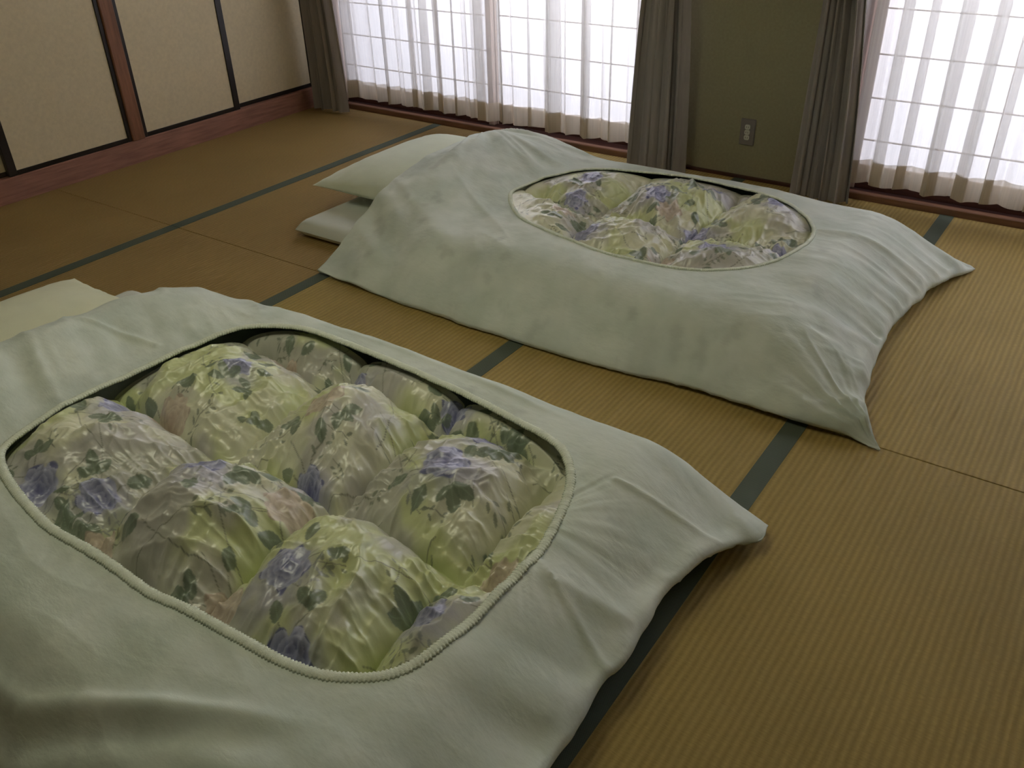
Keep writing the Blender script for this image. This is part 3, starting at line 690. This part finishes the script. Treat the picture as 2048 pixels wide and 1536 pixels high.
    wx = QX + 0.035 * (vnoise(QX * 4, QY * 4, seed) - 0.5); wy = QY + 0.035 * (vnoise(QX * 4 + 7, QY * 4, seed + 1) - 0.5)
    ga = np.interp(wx, grid['x'], np.arange(len(grid['x']))); gb = np.interp(wy, grid['y'], np.arange(len(grid['y'])))
    da = np.abs(ga - np.round(ga)); db = np.abs(gb - np.round(gb)); ca_, cb_ = np.floor(ga), np.floor(gb)
    fa = np.sin(np.pi * np.clip(da, 0, .5)); fb = np.sin(np.pi * np.clip(db, 0, .5)); puff = (fa * fb) ** 0.52
    cellh = 0.86 + 0.26 * _hash(ca_, cb_, seed + 5)
    mixh = grid['h'] * cellh
    base = S(QX, QY) + grid['z0']
    fade_a = np.exp(-da / 0.16) * sm(0, 0.06, da); fade_b = np.exp(-db / 0.16) * sm(0, 0.06, db)
    wr = 0.022 * fade_a * (ridge(ga * 2.2, gb * 12, seed + 8) - 0.35) + 0.022 * fade_b * (ridge(ga * 11, gb * 2.2, seed + 9) - 0.35)
    th = 2 * np.pi * vnoise(ca_ * 3.7, cb_ * 5.1, 2); rx = QX * np.cos(th) + QY * np.sin(th); ry = -QX * np.sin(th) + QY * np.cos(th)
    wr += 0.013 * (ridge(rx * 13, ry * 4.0, seed + 11) - 0.4) * sm(0.0, 0.5, puff) + 0.0022 * (ridge(rx * 48 + 3 * vnoise(QX * 20, QY * 20, 6), ry * 11, seed + 13) - 0.4) + 0.0055 * (ridge(QX * 26 + QY * 9, QY * 17 - QX * 12, seed + 12) - 0.4) * sm(0, .4, puff)
    wr += 0.022 * (ridge(rx * 6.5, ry * 4.5 + 3, seed + 14) - 0.45) * sm(0.25, 0.75, puff)
    zq = base + mixh * puff + wr
    sdst = inside_dist(QP, hole[::4]).reshape(QX.shape); rim = top(QP, False)[0].reshape(QX.shape)
    w = sm(-0.005, grid['seat'], sdst); cap = rim - grid['cap']
    zq = np.where(sdst < 0.09, np.minimum(zq, cap + 0.5 * np.maximum(sdst, 0)), zq)
    zq = zq * w + (cap - 0.002 - grid['gap'] - grid['dip'] * (1 - puff) ** 1.5 - 0.010 * sm(0.0, 0.012, -sdst)) * (1 - w)
    n2 = len(qy); i, j = np.meshgrid(np.arange(len(qx) - 1), np.arange(n2 - 1), indexing='ij'); aa = (i * n2 + j)
    keep = (sdst[:-1, :-1] > -0.03); aa = aa[keep]
    used = np.unique(np.concatenate([aa, aa + 1, aa + n2, aa + n2 + 1])); remap = np.full(QX.size, -1); remap[used] = np.arange(len(used))
    Fq = remap[np.column_stack([aa, aa + n2, aa + n2 + 1, aa + 1])]
    Vq = np.column_stack([QP, zq.ravel()])[used] - np.array(org)
    q = mesh_obj('floral_quilt', Vq, Fq, M['quilt'], root, smooth=True); q['label'] = 'floral satin quilt with square puffs seen through the opening'
    Cq = paint_print(QX, QY, roses, pinks, seed).reshape(-1, 3)[used]
    cq = q.data.color_attributes.new('print', 'FLOAT_COLOR', 'POINT'); cq.data.foreach_set('color', np.column_stack([Cq, np.ones(len(used))]).astype(np.float32).ravel())
    return root

def closed3(P, n):
    d = np.linalg.norm(np.roll(P, -1, 0) - P, axis=1); s = np.concatenate([[0], np.cumsum(d)]); Q = np.vstack([P, P[:1]]); t = np.linspace(0, s[-1], n, endpoint=False)
    return np.column_stack([np.interp(t, s, Q[:, k]) for k in range(3)])

# ---- far duvet, by the windows
mattress('white-sheeted mattress under the far duvet and its pillow, near the windows', 1.445, 3.45, 0.20, 1.20)
pillow('white-green pillow sticking out from under the far duvet, near the windows', 1.365, 1.93, 0.40, 1.23, 0.145, 0.095, 0.066, M['pillow_far'], 3)
FHY = [-0.03, -0.013, 0.10, 0.17, 0.28, 0.32, 0.49, 0.66, 0.87, 1.03, 1.14, 1.25, 1.35, 1.43]
FHZ = [0.006, 0.008, 0.058, 0.095, 0.158, 0.178, 0.228, 0.260, 0.267, 0.254, 0.232, 0.186, 0.125, 0.010]
def S_far(x, y):
    mt_ = 0.078 * sm(-0.04, 0.20, y) * sm(1.42, 1.20, y) * sm(3.75, 3.45, x)
    hem = np.interp(y, FHY, FHZ); hem = np.maximum(hem - 0.078 * sm(-0.04, 0.20, y) * sm(1.42, 1.20, y), 0)
    return 0.006 + mt_ + hem * sm(2.30, 1.86, x)
def T_far(x, y): return 0.118 * (0.25 + 0.75 * sm(1.78, 2.25, x)) * (1 - 0.10 * sm(0.9, 1.3, y)) + 0.012 * (fbm(x * 3, y * 3, 4, 2) - 0.5) * 2
def wr_far(P, es, prof):
    x, y = P[:, 0], P[:, 1]; e1, s1 = es[1]; e0, s0 = es[0]
    w = 0.034 * np.exp(-e1 / 0.22) * sm(0, 0.03, e1) * (ridge(s1 * 7.5 + e1 * 2.0, e1 * 1.2, 21) - 0.35)
    w += 0.014 * np.exp(-e1 / 0.12) * sm(0, 0.02, e1) * (ridge(s1 * 19 + e1 * 3, e1 * 3, 25) - 0.35)
    w += 0.013 * np.exp(-e0 / 0.16) * sm(0, 0.05, e0) * (ridge(s0 * 3.2 + e0 * 3.4, e0 * 2, 22) - 0.4)
    # folds radiating from the foot corner
    dx, dy = x - 3.86, y + 0.02; r = np.hypot(dx, dy); th = np.arctan2(dy, -dx)
    w += 0.016 * np.exp(-((r - 0.2) / 0.2) ** 2) * (ridge(th * 4.5, r * 2, 23) - 0.35)
    # tension folds running down from the pillow hump
    dx, dy = x - 1.80, y - 1.05; r = np.hypot(dx, dy); th = np.arctan2(dy, dx)
    k = sm(2.60, 1.95, x) * sm(0.0, 0.2, r)
    w += 0.018 * k * (ridge(th * 3.6 + 2, r * 1.5, 24) - 0.4)
    u = x * 0.55 + y * 0.83
    w += 0.010 * sm(2.8, 2.2, x) * sm(0.75, 0.35, y) * sm(0.02, 0.15, y) * (ridge(u * 9, (x * 0.83 - y * 0.55) * 1.8, 27) - 0.4)
    w += 0.003 * (fbm(x * 12, y * 12, 26, 3) - 0.5) * 2 * np.minimum(prof * 2, 1)
    return w
far_sides = [[(1.80, -0.02), (2.1, -0.035), (2.46, -0.055), (2.75, -0.057), (3.04, -0.050), (3.34, -0.018), (3.6, -0.028), (3.76, -0.022), (3.862, -0.028)],
             [(3.862, -0.028), (3.80, 0.09), (3.760, 0.20), (3.742, 0.33), (3.728, 0.47), (3.728, 0.67), (3.748, 0.88), (3.785, 1.07), (3.845, 1.29)],
             [(3.845, 1.29), (3.6, 1.345), (3.2, 1.39), (2.7, 1.42), (2.2, 1.42), (1.80, 1.43)],
             [(1.80, 1.43), (1.80, 1.2), (1.79, 0.9), (1.79, 0.6), (1.80, 0.3), (1.80, -0.02)]]
far_hole = [(2.259, 0.602), (2.407, 0.448), (2.591, 0.366), (2.821, 0.32), (3.009, 0.319), (3.163, 0.365), (3.289, 0.469), (3.367, 0.618), (3.370, 0.82), (3.291, 0.983), (3.152, 1.097), (2.91, 1.150), (2.654, 1.142), (2.41, 1.034), (2.275, 0.85), (2.245, 0.71)]
def ze_far(P, es): return 0.030 * np.exp(-(es[1][0] / 0.15)) * sm(0.0, 0.25, es[1][1]) * sm(1.34, 1.05, es[1][1])
duvet('far duvet by the windows, pale green cover with oval opening on floral quilt', (2.80, 0.68, 0), far_sides, far_hole, S_far, T_far, ze_far,
      dict(x=[1.80, 2.15, 2.60, 2.98, 3.34, 3.71], y=[-0.02, 0.33, 0.71, 1.20, 1.55], h=0.112, z0=0.034, step=0.0032, gap=0.0, dip=0.026, cap=0.002, seat=0.07),
      [(2.46, 0.76, 0.045), (2.76, 0.86, 0.05), (2.98, 0.74, 0.045), (2.66, 0.50, 0.05), (3.13, 0.55, 0.05), (3.18, 1.0, 0.045), (2.42, 0.95, 0.045), (2.90, 1.06, 0.04), (3.30, 0.72, 0.04)],
      [(2.84, 0.80, 0.045), (2.5, 0.6, 0.04), (3.0, 0.42, 0.045)], wr_far, 110, 7, 0.0, (0.33, 0.26, 0.24, 0.12), 0.14, (0.0075, 0.004))

# ---- near duvet
mattress('white-sheeted mattress under the nearer duvet, a corner showing behind the cream pillow', 1.40, 3.42, -1.64, -0.535)
pillow('cream pillow at the head of the nearer duvet, cut by the left edge', 1.345, 1.93, -1.56, -0.70, 0.145, 0.090, 0.070, M['pillow_near'], 8)
NHY = [-1.90, -1.8, -1.65, -1.5, -1.18, -1.08, -1.0, -0.87, -0.76, -0.68, -0.60, -0.54, -0.46, -0.41]
NHZ = [0.006, 0.06, 0.15, 0.21, 0.235, 0.236, 0.230, 0.216, 0.206, 0.196, 0.165, 0.128, 0.050, 0.008]
def S_near(x, y):
    k = 0.078 * sm(-0.36, -0.56, y) * sm(-1.88, -1.64, y)
    hem = np.maximum(np.interp(y, NHY, NHZ) - k, 0)
    return 0.006 + k * sm(3.68, 3.42, x) + hem * sm(2.20, 1.84, x)
def T_near(x, y): return 0.122 * (0.22 + 0.78 * sm(1.78, 2.25, x)) + 0.014 * (fbm(x * 3 + 5, y * 3, 14, 2) - 0.5) * 2
def wr_near(P, es, prof):
    x, y = P[:, 0], P[:, 1]; e1, s1 = es[1]; e0, s0 = es[0]; e2, s2 = es[2]
    w = 0.019 * np.exp(-e1 / 0.24) * sm(0, 0.05, e1) * (ridge(s1 * 5.5 + e1 * 1.6, e1 * 1.2, 41) - 0.35)
    w += 0.005 * np.exp(-e1 / 0.10) * sm(0, 0.02, e1) * (ridge(s1 * 12 + e1 * 3, e1 * 3, 45) - 0.35)
    # long soft fold across the camera-side skirt
    yc = -1.755 + 0.42 * np.maximum(x - 2.86, 0) - 0.05 * (x < 2.86) * (2.86 - x)
    kk = sm(3.42, 3.15, x) * sm(2.1, 2.6, x)
    w += kk * (0.014 * np.exp(-((y - yc) / 0.020) ** 2) - 0.012 * np.exp(-((y - yc + 0.045) / 0.025) ** 2))
    w += 0.010 * np.exp(-e0 / 0.2) * sm(0, 0.05, e0) * (ridge(x * 2.5 + y * 7, y * 9 - x * 2, 42) - 0.4)
    # head-end folds running with the length
    w += 0.012 * sm(2.35, 1.95, x) * (ridge(x * 3.0, y * 9 + x * 3, 43) - 0.4)
    # shallow creases parallel to the far rim of the opening
    w += 0.005 * np.exp(-((y + 0.56 + 0.02 * np.sin(x * 4)) / 0.012) ** 2) * sm(2.3, 2.6, x) * sm(3.3, 3.1, x)
    # pressed seam lines
    for (ax, ay, bx_, by_) in ((3.46, -1.02, 3.66, -1.10), (1.86, -0.98, 2.10, -0.90), (3.46, -0.72, 3.68, -0.66)):
        d, _ = polydist(P, np.array([[ax, ay], [bx_, by_]])); w += 0.006 * np.exp(-(d / 0.007) ** 2)
    # gathers by the foot corner of the opening
    dx, dy = x - 3.35, y + 0.95; r = np.hypot(dx, dy); th = np.arctan2(dy, dx)
    w += 0.004 * np.exp(-((r - 0.17) / 0.09) ** 2) * (ridge(th * 9, r * 2, 46) - 0.3)
    w += 0.003 * (fbm(x * 12, y * 12, 47, 3) - 0.5) * 2 * np.minimum(prof * 2, 1)
    return w
near_sides = [[(1.80, -1.90), (2.2, -1.85), (2.6, -1.825), (3.0, -1.83), (3.4, -1.86), (3.76, -1.93)],
              [(3.76, -1.93), (3.70, -1.75), (3.68, -1.5), (3.672, -1.29), (3.664, -1.05), (3.660, -0.86), (3.674, -0.74), (3.705, -0.62), (3.745, -0.545), (3.742, -0.488)],
              [(3.742, -0.488), (3.57, -0.437), (3.3, -0.395), (2.9, -0.37), (2.4, -0.37), (2.1, -0.385), (1.80, -0.41)],
              [(1.80, -0.41), (1.80, -0.7), (1.79, -1.0), (1.79, -1.3), (1.80, -1.6), (1.80, -1.90)]]
near_hole = [(2.241, -1.423), (2.36, -1.466), (2.551, -1.497), (2.721, -1.492), (2.887, -1.496), (3.019, -1.484), (3.15, -1.48), (3.264, -1.469), (3.349, -1.435), (3.41, -1.378), (3.437, -1.276), (3.441, -1.13), (3.437, -0.988), (3.398, -0.83), (3.347, -0.739), (3.264, -0.681), (3.094, -0.643), (2.834, -0.616), (2.556, -0.607), (2.372, -0.621), (2.244, -0.695), (2.185, -0.825), (2.159, -0.971), (2.157, -1.121), (2.165, -1.266), (2.194, -1.36)]
def ze_near(P, es): return 0.070 * np.exp(-(es[1][0] / 0.15)) * sm(0.0, 0.2, es[1][1]) * (0.35 + 0.65 * sm(1.42, 1.20, es[1][1]))
duvet('nearer duvet in the foreground, pale green cover with wide rounded opening on floral quilt', (2.78, -1.15, 0), near_sides, near_hole, S_near, T_near, ze_near,
      dict(x=[1.70, 2.04, 2.59, 2.955, 3.32, 3.69], y=[-1.83, -1.455, -1.075, -0.70, -0.33], h=0.150, z0=0.006, step=0.0021, gap=0.006, dip=0.05, cap=0.006, seat=0.05),
      [(3.08, -1.32, 0.050), (3.13, -0.90, 0.055), (2.26, -1.13, 0.05), (2.70, -1.20, 0.055), (2.40, -0.86, 0.035), (3.20, -1.45, 0.05), (2.50, -1.36, 0.045), (2.62, -0.68, 0.045), (3.12, -0.74, 0.045), (3.36, -1.24, 0.035), (2.36, -1.42, 0.05), (2.85, -1.06, 0.035), (2.95, -0.64, 0.04)],
      [(2.98, -1.42, 0.055), (2.36, -1.06, 0.05), (2.74, -0.88, 0.05), (2.90, -1.16, 0.05), (3.38, -1.05, 0.04), (2.60, -1.45, 0.05), (2.40, -0.72, 0.04)],
      wr_near, 130, 11, 0.0, (0.30, 0.24, 0.26, 0.12), 0.20, (0.0105, 0.005))
